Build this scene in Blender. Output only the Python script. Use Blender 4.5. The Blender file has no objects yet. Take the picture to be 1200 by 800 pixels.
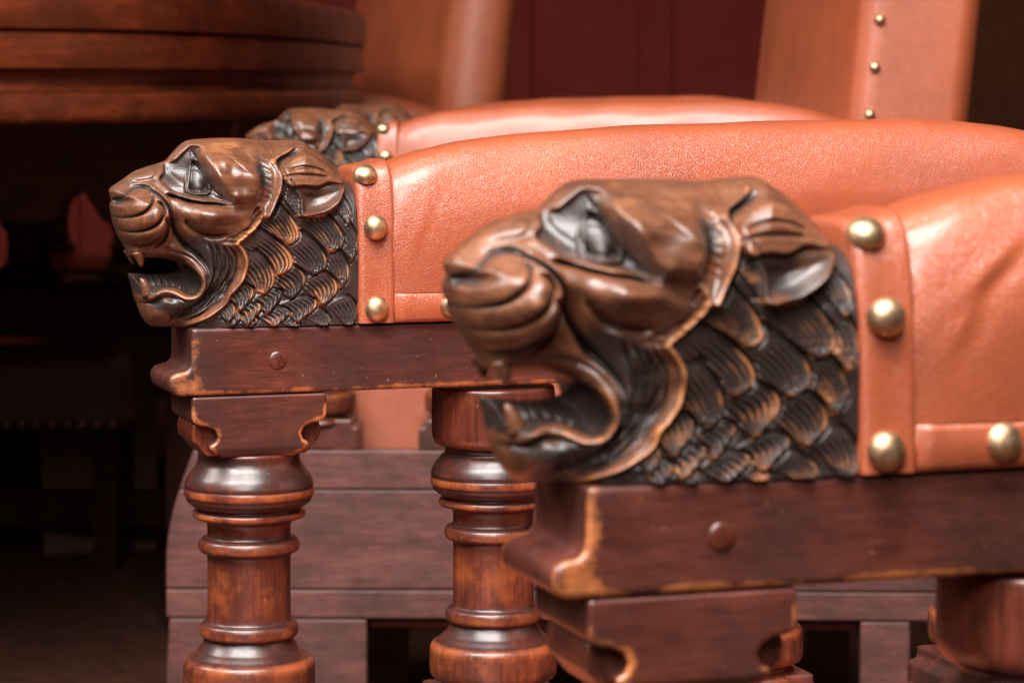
import bpy, bmesh, math, random
import numpy as np
from mathutils import Vector, Matrix

# ------------------------------------------------------------------ units and camera frame
V = 0.09                                   # height of a carved head in metres; most sizes below are in heads
TH = math.radians(18.3)                    # camera yaw against the first chair's arms
CT, ST = math.cos(TH), math.sin(TH)
RIGHT = np.array([CT, -ST, 0.0]); FWD = np.array([ST, CT, 0.0])
SPAN = 6.16                                # arm to arm, centre lines
HT = 0.277                                 # half thickness of an arm rail
RT = 6.667                                 # top of the arm rail above the floor (0.60 m)
CAMH = RT + 1.316
near = np.array([0.0, -SPAN / 2 - HT, 0.0])
CAM = near - 0.247 * RIGHT - 9.157 * FWD + np.array([0, 0, CAMH])
def cam_pt(xc, zc, up=0.0):
    """point xc to the right, zc ahead of the camera, at height up above the floor (all in heads) -> metres"""
    p = CAM + xc * RIGHT + zc * FWD
    return Vector((p[0] * V, p[1] * V, up * V))

scene = bpy.context.scene
cam_d = bpy.data.cameras.new('camera'); cam = bpy.data.objects.new('camera', cam_d)
scene.collection.objects.link(cam); scene.camera = cam
cam.location = Vector(CAM * V)
cam.rotation_euler = (math.radians(90), 0, -TH)
cam_d.sensor_width = 36; cam_d.lens = 100; cam_d.shift_y = -307 / 1200
cam_d.clip_start = 0.02; cam_d.clip_end = 60
cam_d.dof.use_dof = True; cam_d.dof.focus_distance = 15.1 * V; cam_d.dof.aperture_fstop = 22

w = bpy.data.worlds.new('World'); scene.world = w; w.use_nodes = True
bg = w.node_tree.nodes['Background']; bg.inputs[0].default_value = (1.0, 0.86, 0.76, 1); bg.inputs[1].default_value = 0.045

def area(name, xc, zc, up, sx, sy, power, aim, col=(1.0, 0.98, 0.955)):
    d = bpy.data.lights.new(name, 'AREA'); d.shape = 'RECTANGLE'; d.size = sx; d.size_y = sy; d.energy = power; d.color = col
    o = bpy.data.objects.new(name, d); scene.collection.objects.link(o)
    o.location = cam_pt(xc, zc, up)
    o.rotation_euler = (aim - o.location).to_track_quat('-Z', 'Y').to_euler()
    return o
AIM = cam_pt(0, 16, 6.5)
for xo in (-13.5, 0.5):                                # two high windows over the camera's shoulder
    area('window_light', xo, -1, 33, 1.05, 1.2, 120, AIM)
area('window_light', -4.0, -24, 31, 1.7, 1.2, 95, AIM)  # a lower, broader one farther back
area('window_light', -34.0, 16, 36, 1.2, 1.4, 85, cam_pt(0, 30, 6))   # and one in the left-hand wall

vs = scene.view_settings
vs.view_transform = 'Standard'; vs.look = 'None'; vs.exposure = 0.18; vs.gamma = 1; vs.use_curve_mapping = False
scene.render.engine = 'CYCLES'
scene.cycles.use_denoising = True
scene.cycles.max_bounces = 6

# ------------------------------------------------------------------ materials
def nt(name):
    m = bpy.data.materials.new(name); m.use_nodes = True
    t = m.node_tree; b = t.nodes['Principled BSDF']
    return m, t, b
def node(t, typ, **kw):
    n = t.nodes.new(typ)
    for k, v in kw.items(): setattr(n, k, v)
    return n
def ramp(t, fac, stops):
    r = node(t, 'ShaderNodeValToRGB')
    while len(r.color_ramp.elements) < len(stops): r.color_ramp.elements.new(0.5)
    for e, (p, c) in zip(r.color_ramp.elements, stops):
        e.position = p; e.color = c if len(c) == 4 else (*c, 1)
    t.links.new(fac, r.inputs[0]); return r.outputs[0]
def mix(t, f, a, b, mode='MIX'):
    n = node(t, 'ShaderNodeMix', data_type='RGBA', blend_type=mode)
    for s, v in ((0, f), (6, a), (7, b)):
        if hasattr(v, 'is_output') or isinstance(v, bpy.types.NodeSocket): t.links.new(v, n.inputs[s])
        else: n.inputs[s].default_value = v if s == 0 else (*v, 1)
    return n.outputs[2]
def math_n(t, op, a, b=None, clamp=False):
    n = node(t, 'ShaderNodeMath', operation=op, use_clamp=clamp)
    for i, v in enumerate((a, b)):
        if v is None: continue
        if isinstance(v, bpy.types.NodeSocket): t.links.new(v, n.inputs[i])
        else: n.inputs[i].default_value = v
    return n.outputs[0]
def noise(t, vec, scale, detail=4, rough=0.55, sc=None):
    if sc is not None:
        mp = node(t, 'ShaderNodeMapping'); mp.inputs['Scale'].default_value = sc
        t.links.new(vec, mp.inputs[0]); vec = mp.outputs[0]
    n = node(t, 'ShaderNodeTexNoise'); n.inputs['Scale'].default_value = scale
    n.inputs['Detail'].default_value = detail; n.inputs['Roughness'].default_value = rough
    t.links.new(vec, n.inputs['Vector']); return n.outputs['Fac']
def coords(t):
    tc = node(t, 'ShaderNodeTexCoord'); oi = node(t, 'ShaderNodeObjectInfo')
    ad = node(t, 'ShaderNodeVectorMath', operation='MULTIPLY_ADD')
    cb = node(t, 'ShaderNodeCombineXYZ')
    for i in range(3): t.links.new(oi.outputs['Random'], cb.inputs[i])
    t.links.new(cb.outputs[0], ad.inputs[0]); ad.inputs[1].default_value = (3.1, 7.7, 5.3)
    t.links.new(tc.outputs['Object'], ad.inputs[2])
    return ad.outputs[0]
def attr(t, name):
    a = node(t, 'ShaderNodeAttribute'); a.attribute_name = name; return a.outputs['Fac']

def wood(name, base, dark, worn, grain=(40, 240, 240), rough=0.36, coat=0.35, wear_gain=1.0, bump=0.12, patch=0.5, spec=0.5, dark_rough=0.05, soft=False):
    m, t, b = nt(name); c = coords(t)
    g = noise(t, c, 1.0, 5, 0.6, sc=grain)
    fine = noise(t, c, 1.0, 4, 0.6, sc=tuple(x * 3.4 for x in grain))
    big = noise(t, c, 14, 4, 0.6)
    col = mix(t, ramp(t, g, [(0.32, (0, 0, 0)), (0.68, (1, 1, 1))]), tuple(x * 0.72 for x in base), tuple(x * 1.22 for x in base))
    col = mix(t, 0.7, col, ramp(t, fine, [(0.30, (0.62,) * 3), (0.70, (1.35,) * 3)]), 'MULTIPLY')
    mid = ramp(t, noise(t, c, 1.0, 5, 0.65, sc=(grain[0] * 1.4, grain[1] * 0.28, grain[2] * 0.28)), [(0.30, (0.55,) * 3), (0.70, (1.40,) * 3)])
    col = mix(t, 0.8, col, mid, 'MULTIPLY')
    blot = ramp(t, big, [(0.42, (0, 0, 0)), (0.66, (1, 1, 1))])
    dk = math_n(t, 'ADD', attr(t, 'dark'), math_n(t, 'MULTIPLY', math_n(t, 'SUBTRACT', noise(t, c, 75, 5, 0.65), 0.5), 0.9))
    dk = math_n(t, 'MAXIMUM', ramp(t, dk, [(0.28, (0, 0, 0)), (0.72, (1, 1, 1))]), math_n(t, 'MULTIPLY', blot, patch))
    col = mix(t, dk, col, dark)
    # wear: bare orange wood where edges are rubbed
    wn = noise(t, c, 1.0, 6, 0.7, sc=(grain[0] * 1.6, grain[1] * 1.3, grain[2] * 1.3))
    wn2 = noise(t, c, 60, 5, 0.7)
    patchy = ramp(t, noise(t, c, 62, 5, 0.66), [(0.36, (0.22,) * 3), (0.60, (1.2,) * 3)])
    wv = math_n(t, 'MULTIPLY', math_n(t, 'MULTIPLY', attr(t, 'wear'), patchy), wear_gain)
    wv = math_n(t, 'ADD', wv, math_n(t, 'MULTIPLY', math_n(t, 'ADD', math_n(t, 'SUBTRACT', wn, 0.5), math_n(t, 'SUBTRACT', wn2, 0.5)), 0.42 if soft else 0.62))
    wv = ramp(t, wv, [(0.24, (0, 0, 0)), (0.55, (0.36,) * 3), (1.0, (0.9,) * 3)] if soft else [(0.36, (0, 0, 0)), (0.62, (0.50,) * 3), (1.0, (1, 1, 1))])
    col = mix(t, wv, col, worn)
    # pale scuffs and specks
    sp = noise(t, c, 420, 2, 0.5)
    sp = ramp(t, sp, [(0.735, (0, 0, 0)), (0.76, (1, 1, 1))])
    col = mix(t, math_n(t, 'MULTIPLY', sp, 0.35), col, tuple(min(1, x * 1.3 + 0.05) for x in worn))
    t.links.new(col, b.inputs['Base Color'])
    rn = noise(t, c, 34, 5, 0.65)
    r = math_n(t, 'ADD', math_n(t, 'MULTIPLY', math_n(t, 'SUBTRACT', rn, 0.5), 0.34), rough)
    r = math_n(t, 'ADD', r, math_n(t, 'MULTIPLY', wv, 0.08))
    r = math_n(t, 'ADD', r, math_n(t, 'MULTIPLY', dk, dark_rough), True)
    t.links.new(r, b.inputs['Roughness'])
    b.inputs['Specular IOR Level'].default_value = spec
    b.inputs['Coat Weight'].default_value = coat; b.inputs['Coat Roughness'].default_value = 0.28
    bp = node(t, 'ShaderNodeBump'); bp.inputs['Strength'].default_value = bump; bp.inputs['Distance'].default_value = 0.0012
    hh = math_n(t, 'ADD', math_n(t, 'ADD', g, math_n(t, 'MULTIPLY', fine, 0.35)), math_n(t, 'MULTIPLY', noise(t, c, 160, 6, 0.68), 0.9))
    t.links.new(hh, bp.inputs['Height']); t.links.new(bp.outputs[0], b.inputs['Normal'])
    return m

M = {}
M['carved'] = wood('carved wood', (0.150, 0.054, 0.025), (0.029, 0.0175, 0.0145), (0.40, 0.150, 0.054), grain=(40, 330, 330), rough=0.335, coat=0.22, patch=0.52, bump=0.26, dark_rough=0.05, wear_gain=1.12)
M['rail'] = wood('dark mahogany rail', (0.092, 0.022, 0.014), (0.024, 0.0115, 0.0095), (0.40, 0.125, 0.036), grain=(30, 300, 300), rough=0.37, coat=0.28, patch=0.88)
M['turned'] = wood('turned mahogany', (0.098, 0.020, 0.010), (0.028, 0.010, 0.008), (0.33, 0.080, 0.020), grain=(260, 260, 22), rough=0.31, coat=0.2, patch=0.5, soft=True)
M['board'] = wood('seat board wood', (0.108, 0.036, 0.028), (0.040, 0.016, 0.014), (0.32, 0.12, 0.05), grain=(18, 200, 160), rough=0.5, coat=0.12, patch=0.6)
M['table'] = wood('polished table wood', (0.120, 0.021, 0.006), (0.026, 0.006, 0.003), (0.27, 0.065, 0.018), grain=(14, 14, 160), rough=0.36, coat=0.15, patch=0.55, spec=0.35)
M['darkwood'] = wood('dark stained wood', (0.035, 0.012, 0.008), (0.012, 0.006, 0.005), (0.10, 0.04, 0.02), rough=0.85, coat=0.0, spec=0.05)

def leather(name, base, dark):
    m, t, b = nt(name); c = coords(t)
    vo = node(t, 'ShaderNodeTexVoronoi', feature='DISTANCE_TO_EDGE'); vo.inputs['Scale'].default_value = 1000
    dv = node(t, 'ShaderNodeVectorMath', operation='MULTIPLY_ADD')
    nz = node(t, 'ShaderNodeTexNoise'); nz.inputs['Scale'].default_value = 260; t.links.new(c, nz.inputs['Vector'])
    t.links.new(nz.outputs['Color'], dv.inputs[0]); dv.inputs[1].default_value = (0.0016,) * 3; t.links.new(c, dv.inputs[2])
    t.links.new(dv.outputs[0], vo.inputs['Vector'])
    cell = ramp(t, vo.outputs['Distance'], [(0.0, (0, 0, 0)), (0.22, (1, 1, 1))])
    big = noise(t, c, 11, 6, 0.68)
    col = mix(t, ramp(t, big, [(0.35, (0, 0, 0)), (0.7, (1, 1, 1))]), base, tuple(x * 0.66 for x in base))
    scuff = ramp(t, noise(t, c, 48, 6, 0.7), [(0.60, (0, 0, 0)), (0.75, (1, 1, 1))])
    col = mix(t, math_n(t, 'MULTIPLY', scuff, 0.34), col, dark)
    t.links.new(col, b.inputs['Base Color'])
    r = math_n(t, 'ADD', math_n(t, 'MULTIPLY', math_n(t, 'SUBTRACT', noise(t, c, 22, 4, 0.6), 0.5), 0.24), 0.32, True)
    t.links.new(r, b.inputs['Roughness'])
    b.inputs['Specular IOR Level'].default_value = 0.55
    b.inputs['Coat Weight'].default_value = 0.48; b.inputs['Coat Roughness'].default_value = 0.27
    hh = math_n(t, 'ADD', cell, math_n(t, 'MULTIPLY', noise(t, c, 330, 3, 0.6), 0.7))
    hh = math_n(t, 'ADD', hh, math_n(t, 'MULTIPLY', noise(t, c, 40, 4, 0.6), 0.7))
    bp = node(t, 'ShaderNodeBump'); bp.inputs['Strength'].default_value = 0.36; bp.inputs['Distance'].default_value = 0.0005
    t.links.new(hh, bp.inputs['Height']); t.links.new(bp.outputs[0], b.inputs['Normal'])
    return m
M['leather'] = leather('tan red leather', (0.400, 0.089, 0.035), (0.24, 0.048, 0.020))
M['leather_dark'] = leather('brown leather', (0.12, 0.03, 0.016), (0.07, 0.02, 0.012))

def brass():
    m, t, b = nt('aged brass'); c = coords(t)
    n1 = noise(t, c, 180, 5, 0.65)
    col = mix(t, ramp(t, n1, [(0.4, (0, 0, 0)), (0.68, (1, 1, 1))]), (0.68, 0.46, 0.27), (0.36, 0.22, 0.12))
    t.links.new(col, b.inputs['Base Color']); b.inputs['Metallic'].default_value = 1.0
    r = math_n(t, 'ADD', math_n(t, 'MULTIPLY', noise(t, c, 300, 4, 0.6), 0.24), 0.32); t.links.new(r, b.inputs['Roughness'])
    bp = node(t, 'ShaderNodeBump'); bp.inputs['Strength'].default_value = 0.12; bp.inputs['Distance'].default_value = 0.0004
    t.links.new(n1, bp.inputs['Height']); t.links.new(bp.outputs[0], b.inputs['Normal'])
    return m
M['brass'] = brass()

def plain(name, base, rough=0.6, var=0.3, scale=8, spec=0.3):
    m, t, b = nt(name); c = coords(t)
    n1 = noise(t, c, scale, 6, 0.6)
    col = mix(t, ramp(t, n1, [(0.3, (0, 0, 0)), (0.7, (1, 1, 1))]), tuple(x * (1 - var) for x in base), tuple(x * (1 + var) for x in base))
    t.links.new(col, b.inputs['Base Color']); b.inputs['Roughness'].default_value = rough
    b.inputs['Specular IOR Level'].default_value = spec
    bp = node(t, 'ShaderNodeBump'); bp.inputs['Strength'].default_value = 0.15; bp.inputs['Distance'].default_value = 0.002
    t.links.new(noise(t, c, scale * 20, 4, 0.6), bp.inputs['Height']); t.links.new(bp.outputs[0], b.inputs['Normal'])
    return m
M['wall'] = plain('maroon painted panelling', (0.105, 0.014, 0.010), 0.85, 0.12, 5, 0.03)
M['carpet'] = plain('dark carpet', (0.060, 0.022, 0.012), 0.95, 0.35, 30, 0.1)
M['door'] = plain('almost black door wood', (0.045, 0.014, 0.006), 0.85, 0.3, 6, 0.03)

# ------------------------------------------------------------------ mesh helpers
def mesh_np(name, verts, faces, mats, attrs=None, smooth=True):
    """verts (n,3) in heads, faces (m,k) all the same k or a list"""
    me = bpy.data.meshes.new(name)
    verts = np.asarray(verts, np.float32) * V
    if isinstance(faces, np.ndarray):
        k = faces.shape[1]
        me.vertices.add(len(verts)); me.vertices.foreach_set('co', verts.ravel())
        me.loops.add(faces.size); me.loops.foreach_set('vertex_index', faces.astype(np.int32).ravel())
        me.polygons.add(len(faces)); me.polygons.foreach_set('loop_start', np.arange(0, faces.size, k, dtype=np.int32))
        me.update(calc_edges=True)
    else:
        me.from_pydata([tuple(v) for v in verts.tolist()], [], faces)
    me.validate()
    if smooth: me.polygons.foreach_set('use_smooth', np.ones(len(me.polygons), bool))
    for n_, a in (attrs or {}).items():
        at = me.attributes.new(n_, 'FLOAT', 'POINT'); at.data.foreach_set('value', np.asarray(a, np.float32))
    me.materials.append(mats); me.update()
    return me

def surface_net(xs, ys, zs, inside, val):
    """surface of a boolean grid; val(points) refines the crossing"""
    S = inside; a = S[:-1, :-1, :-1]
    anyc = a.copy(); allc = a.copy()
    for i in (0, 1):
        for j in (0, 1):
            for k in (0, 1):
                if i + j + k == 0: continue
                c = S[i:S.shape[0] - 1 + i, j:S.shape[1] - 1 + j, k:S.shape[2] - 1 + k]
                anyc |= c; allc &= c
    act = anyc & ~allc
    I, J, K = np.nonzero(act)
    idx = np.full(act.shape, -1, np.int32); idx[I, J, K] = np.arange(len(I))
    cor = [(i, j, k) for i in (0, 1) for j in (0, 1) for k in (0, 1)]
    P = np.empty((len(I), 8, 3), np.float32)
    for n_, (i, j, k) in enumerate(cor):
        P[:, n_, 0] = xs[I + i]; P[:, n_, 1] = ys[J + j]; P[:, n_, 2] = zs[K + k]
    F = val(P.reshape(-1, 3)).reshape(-1, 8)
    acc = np.zeros((len(I), 3), np.float32); cnt = np.zeros(len(I), np.float32)
    for p in range(8):
        for q in range(p + 1, 8):
            if sum(abs(cor[p][m] - cor[q][m]) for m in range(3)) != 1: continue
            fa, fb = F[:, p], F[:, q]; ch = (fa < 0) != (fb < 0)
            den = np.where(ch, fa - fb, 1); tt = np.where(ch, fa / den, 0)[:, None]
            acc += np.where(ch[:, None], P[:, p] + tt * (P[:, q] - P[:, p]), 0); cnt += ch
    ok = cnt > 0
    verts = np.where(ok[:, None], acc / np.maximum(cnt, 1)[:, None], P.mean(1))
    quads = []
    for ax in range(3):
        sl0 = [slice(1, -1)] * 3; sl1 = [slice(1, -1)] * 3
        sl0[ax] = slice(0, -1); sl1[ax] = slice(1, None)
        s0, s1 = S[tuple(sl0)], S[tuple(sl1)]
        ch = np.nonzero(s0 != s1); flip = s0[ch]
        g = [c + 1 for c in ch]; g[ax] = ch[ax]
        u, v = [(1, 2), (2, 0), (0, 1)][ax]
        def cell(du, dv):
            q = [x.copy() for x in g]; q[u] -= du; q[v] -= dv
            return idx[q[0], q[1], q[2]]
        f = np.stack([cell(1, 1), cell(0, 1), cell(0, 0), cell(1, 0)], 1)
        f = np.where(flip[:, None], f, f[:, ::-1]); quads.append(f)
    return verts, np.concatenate(quads)

def seg_dist(px, py, pts, closed=False):
    """distance from grid to polyline, with the curve parameter 0..1"""
    pts = np.asarray(pts, np.float32); n = len(pts)
    best = np.full(px.shape, 1e9, np.float32); par = np.zeros(px.shape, np.float32)
    L = n if closed else n - 1
    for i in range(L):
        a, b = pts[i], pts[(i + 1) % n]; d = b - a; l2 = max(float(d @ d), 1e-12)
        t = np.clip(((px - a[0]) * d[0] + (py - a[1]) * d[1]) / l2, 0, 1)
        q = (px - a[0] - t * d[0]) ** 2 + (py - a[1] - t * d[1]) ** 2
        m = q < best; best = np.where(m, q, best); par = np.where(m, (i + t) / L, par)
    return np.sqrt(best), par
def in_poly(px, py, pts):
    pts = np.asarray(pts, np.float32); r = np.zeros(px.shape, bool); n = len(pts)
    for i in range(n):
        (x0, y0), (x1, y1) = pts[i], pts[(i + 1) % n]
        if y0 == y1: continue
        c = ((y0 > py) != (y1 > py)) & (px < (x1 - x0) * (py - y0) / (y1 - y0) + x0)
        r ^= c
    return r
def poly_sd(px, py, pts):
    """signed distance, positive inside"""
    d, _ = seg_dist(px, py, pts, True)
    return np.where(in_poly(px, py, pts), d, -d)
def spline(pts, n=6, closed=False):
    p = np.asarray(pts, float); out = []; N = len(p)
    for i in range(N if closed else N - 1):
        if closed: a, b, c, d = p[i - 1], p[i], p[(i + 1) % N], p[(i + 2) % N]
        else: a, b, c, d = p[max(i - 1, 0)], p[i], p[i + 1], p[min(i + 2, N - 1)]
        for k in range(n):
            t = k / n
            out.append(0.5 * ((2 * b) + (c - a) * t + (2 * a - 5 * b + 4 * c - d) * t * t + (3 * b - a - 3 * c + d) * t ** 3))
    if not closed: out.append(p[-1])
    return np.array(out)
def sstep(x, a, b):
    t = np.clip((x - a) / (b - a), 0, 1); return t * t * (3 - 2 * t)
def blur(a, n=1):
    for _ in range(n):
        for ax in (0, 1):
            b = np.pad(a, [(1, 1) if k == ax else (0, 0) for k in (0, 1)], mode='edge')
            a = (b[:-2] + 2 * b[1:-1] + b[2:]) / 4 if ax == 0 else (b[:, :-2] + 2 * b[:, 1:-1] + b[:, 2:]) / 4
    return a

# ------------------------------------------------------------------ the carved lion head
# profile points were read off the sharper head; prof() turns them into head units
def prof(pts, mid=0.0):
    p = np.asarray(pts, float); dx = p[:, 0] - 225; k = 1 - 1.93e-4 * dx
    return np.stack([dx / 216.7 / k + mid * 0.062, (292 - (p[:, 1] - 93) * (1 + 0.0175 * mid) / k) / 222], 1)
PX = 1 / 222.0

def build_head(seed=5, warp=0.0):
    h = 1 / 300.0
    xs = np.arange(-0.52, 0.975, h, dtype=np.float32); zs = np.arange(-0.03, 1.06, h, dtype=np.float32)
    X, Z = np.meshgrid(xs, zs, indexing='ij')
    rng = np.random.default_rng(seed)
    X0, Z0 = X, Z
    if warp:                                   # another carver's hand: the same design, drawn a little differently
        wx, wz = np.zeros_like(X), np.zeros_like(X)
        for _ in range(10):
            k = rng.normal(0, 6.0, 4); ph = rng.uniform(0, 6.3, 2)
            wx += np.cos(k[0] * X + k[1] * Z + ph[0]); wz += np.cos(k[2] * X + k[3] * Z + ph[1])
        fade = sstep(X, 0.95, 0.75) * sstep(Z, 0.0, 0.12)
        X, Z = X + warp * wx * fade, Z + warp * wz * fade
    shift = [0.0]
    def fx(pts):                               # side features of the muzzle sit a little behind its outline
        p = np.array(pts, float); p[:, 0] += 6.5 * sstep(p[:, 0], 214, 168) + shift[0]; return p
    def C(pts, n=6, mid=0.0): return spline(prof(fx(pts), mid), n)
    def line(pts, sig, n=6, taper=True, side=0):
        d, t = seg_dist(X, Z, C(pts, n)); s = sig * PX
        g = np.exp(-(d / s) ** 2)
        if taper: g = g * np.clip(np.minimum(t, 1 - t) * 6 + 0.25, 0, 1)
        return g
    def blob(cx, cy, rx, ry, rot=0.0, pw=1.0):
        c = prof(fx([(cx, cy)]))[0]; a = math.radians(rot)
        u = (X - c[0]) * math.cos(a) + (Z - c[1]) * math.sin(a); v = -(X - c[0]) * math.sin(a) + (Z - c[1]) * math.cos(a)
        return np.exp(-(((u / (rx * PX)) ** 2 + (v / (ry * PX)) ** 2) ** pw))
    def dome(cx, cy, rx, ry, rot=0.0):
        c = prof(fx([(cx, cy)]))[0]; a = math.radians(rot)
        u = (X - c[0]) * math.cos(a) + (Z - c[1]) * math.sin(a); v = -(X - c[0]) * math.sin(a) + (Z - c[1]) * math.cos(a)
        return np.sqrt(np.clip(1 - (u / (rx * PX)) ** 2 - (v / (ry * PX)) ** 2, 0, 1))
    def area_m(pts, soft, n=6):
        return sstep(poly_sd(X, Z, spline(prof(fx(pts)), n, True)), -soft * PX, soft * PX)

    # outline of the head, carried on past the joint and the rail so that only real edges are rounded
    nose_f = [(126.8, 225), (128, 230), (129, 234)]
    front = [(129, 241), (131, 251), (133.5, 263), (136.5, 272), (140, 280), (144, 287), (148, 294), (151, 301)]
    lowf = [(151.5, 322), (152.5, 328), (155, 335), (157.5, 345), (162, 358.5), (166.5, 369), (173, 379), (183, 385), (195, 386.5), (205, 385)]
    top = [(470, 215), (430, 207), (411, 206), (408, 203), (397.5, 192.5), (382.5, 179), (366, 168), (358.5, 163.5), (345, 162.8), (318, 164), (292, 161.7), (270, 161),
           (247.5, 162), (228, 163.7), (219, 167), (210, 174.5), (202, 183), (197, 188), (186, 192), (172.5, 196), (157.5, 202), (142.5, 212), (130, 220)]
    mouth_mid = [(170, 303), (190, 303), (205, 309), (205, 319), (190, 322), (165, 321)]
    outline = np.concatenate([spline(prof(top, 1), 5), spline(prof(nose_f, 1), 4), spline(prof(front, 0.95), 4), spline(prof(mouth_mid, 1), 3), spline(prof(lowf, 0.95), 4), prof([(212, 396), (230, 420), (470, 430)], 1)])
    d_out = poly_sd(X, Z, outline)
    Rr = 0.20
    q = np.clip(d_out / Rr, -1, 1); R2 = np.where(q < 1, 2 * q - q * q, 1.0)

    ctrl = [(128, 226, .15), (140, 222, .19), (160, 210, .19), (190, 198, .19), (165, 255, .255), (140, 250, .26), (150, 285, .25), (136, 265, .25), (190, 298, .235), (215, 300, .26),
            (215, 180, .20), (240, 170, .23), (290, 172, .26), (345, 170, .22), (258, 200, .30), (250, 250, .33), (215, 240, .27), (300, 215, .315), (310, 260, .32),
            (330, 300, .305), (400, 300, .30), (350, 370, .295), (290, 370, .29), (400, 370, .295), (245, 300, .285), (262, 330, .285), (240, 372, .27), (222, 350, .255),
            (185, 365, .23), (168, 362, .21), (158, 330, .20), (180, 345, .22), (205, 355, .23), (375, 195, .265), (405, 210, .27), (345, 230, .30), (205, 380, .20)]
    W = np.zeros_like(X); T = np.zeros_like(X)
    for x, y, v in ctrl:
        c = prof([(x, y)])[0]; wgt = 1 / (((X - c[0]) ** 2 + (Z - c[1]) ** 2) + 0.003) ** 2
        W += wgt; T += wgt * v
    T = blur(T / W, 6)
    wear = np.zeros_like(X); dark = np.zeros_like(X); crisp = np.zeros_like(X)

    # --- overlapping locks of the mane
    lock_h = np.zeros_like(X); lock_w = np.zeros_like(X); lock_m = np.zeros_like(X)
    rows = [  # lowest layer first: (base), (right-most), (tip), half width, strands
        [((394, 256), (424, 278), (414, 304), 12, 6), ((396, 345), (424, 360), (414, 380), 12, 6), ((366, 362), (393, 368), (386, 380), 9, 6), ((334, 369), (358, 373), (352, 381), 6, 5)],
        [((396, 226), (418, 244), (413, 264), 8, 5), ((383, 292), (416, 312), (405, 334), 13, 7), ((364, 322), (400, 333), (381, 356), 15, 7), ((340, 348), (375, 351), (351, 374), 13, 7),
         ((312, 364), (345, 361), (325, 381), 10, 6), ((286, 374), (307, 372), (300, 383), 6, 4)],
        [((352, 246), (406, 272), (393, 293), 17, 8), ((340, 282), (388, 297), (372, 321), 17, 8), ((324, 316), (364, 322), (346.5, 349), 15, 7), ((306, 342), (336, 342), (316.5, 366), 12, 6),
         ((284, 360), (313, 357), (294, 380), 10, 5), ((266, 368), (288, 368), (278, 383), 7, 4)],
        [((334, 214), (356, 236), (352, 253), 9, 6), ((306, 246), (354, 266), (343.5, 284), 17, 8), ((284, 280), (345, 296), (331, 319.5), 18, 8), ((286, 302), (325.5, 322), (312, 345), 17, 7),
         ((276, 334), (303, 342), (286.5, 364), 12, 6), ((262, 352), (281, 361), (271, 376), 8, 5)]]
    for ri, row in enumerate(rows):
        for base, right, tip, wd, ns in row:
            b, r, e = (np.array(q, float) + rng.normal(0, 1.1, 2) for q in (base, right, tip))
            d = e - b; d /= np.linalg.norm(d); nrm = np.array([d[1], -d[0]])
            if nrm @ (r - b) < 0: nrm = -nrm
            wd = wd * 1.42;  bo, bi = b + nrm * wd, b - nrm * wd * 0.75
            ti = e + 0.10 * (bi - e)
            co = 2 * r - 0.5 * (bo + e); ci = 0.5 * (bi + ti) + nrm * wd * 0.12
            s, v = np.meshgrid(np.linspace(0, 1, 320), np.linspace(0, 1, 240), indexing='ij'); s = s[..., None]; v = v[..., None]
            O = (1 - s) ** 2 * bo + 2 * s * (1 - s) * co + s * s * e; Iq = (1 - s) ** 2 * bi + 2 * s * (1 - s) * ci + s * s * ti
            # blunt rounded end
            Pp = Iq + (O - Iq) * v
            pp = prof(Pp.reshape(-1, 2)); s = s[..., 0] + 0 * v[..., 0]; v = v[..., 0] + 0 * s
            ix = np.round((pp[:, 0] - xs[0]) / h).astype(int); iz = np.round((pp[:, 1] - zs[0]) / h).astype(int)
            ok = (ix >= 0) & (ix < len(xs)) & (iz >= 0) & (iz < len(zs))
            ph = v * ns + 0.25 * np.sin(s * 5 + rng.uniform(0, 6)) * (v * (1 - v) * 4)
            groove = (0.5 + 0.5 * np.cos(2 * np.pi * ph)) ** 2.2
            fade = sstep(s, 0.05, 0.3)
            hh = 0.004 + 0.038 * s ** 0.9 * (1 - 0.35 * (1 - v)) - 0.03 * v ** 9 - 0.02 * sstep(s, 0.92, 1.0) - 0.023 * groove * fade
            lobe_r = rng.uniform(-0.28, 0.12)
            ww = 0.92 * (1 - groove) ** 3 * sstep(s, 0.05, 0.60) + 0.70 * sstep(v, 0.86, 0.94) * sstep(s, 0.15, 0.5) + 0.6 * sstep(s, 0.86, 0.96) + lobe_r
            ok = ok.reshape(s.shape)
            ixx, izz = ix.reshape(s.shape)[ok], iz.reshape(s.shape)[ok]
            lock_h[ixx, izz] = hh[ok]; lock_w[ixx, izz] = ww[ok]; lock_m[ixx, izz] = 1
    lock_h = blur(lock_h, 1); lock_w = blur(lock_w, 1); lock_m = blur(lock_m, 1)
    # the mane lies behind the face edge: the face itself is carved over it
    face_edge = [(330, 150), (333, 190), (335, 206), (333, 221), (327, 236), (318, 252), (311, 255), (306, 263), (294, 275), (284, 284), (291, 292), (296, 302), (296, 313), (291, 327), (284, 337),
                 (277, 345), (272, 356), (260, 366), (246, 375), (226, 386), (226, 420), (60, 420), (60, 120), (330, 120)]
    face = sstep(poly_sd(X, Z, prof(face_edge)), -1.2 * PX, 1.2 * PX)
    mane = 1 - face
    H = T - 0.012 * mane + lock_h * mane
    top_m = sstep(poly_sd(X, Z, spline(prof([(326, 150), (330, 186), (337, 205), (350, 214), (376, 217), (410, 213), (430, 205), (400, 170), (360, 150)]), 5, True)), -3 * PX, 3 * PX)
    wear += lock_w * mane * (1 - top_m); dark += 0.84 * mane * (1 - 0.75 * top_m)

    # --- muzzle
    ball = dome(167, 256, 34, 36)
    H += 0.145 * ball - 0.034 * blob(205, 262, 9, 24, 18)
    G1 = [(131, 250), (139.5, 257), (150, 256), (162, 250), (171, 241.5), (176, 233), (174, 226)]
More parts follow.
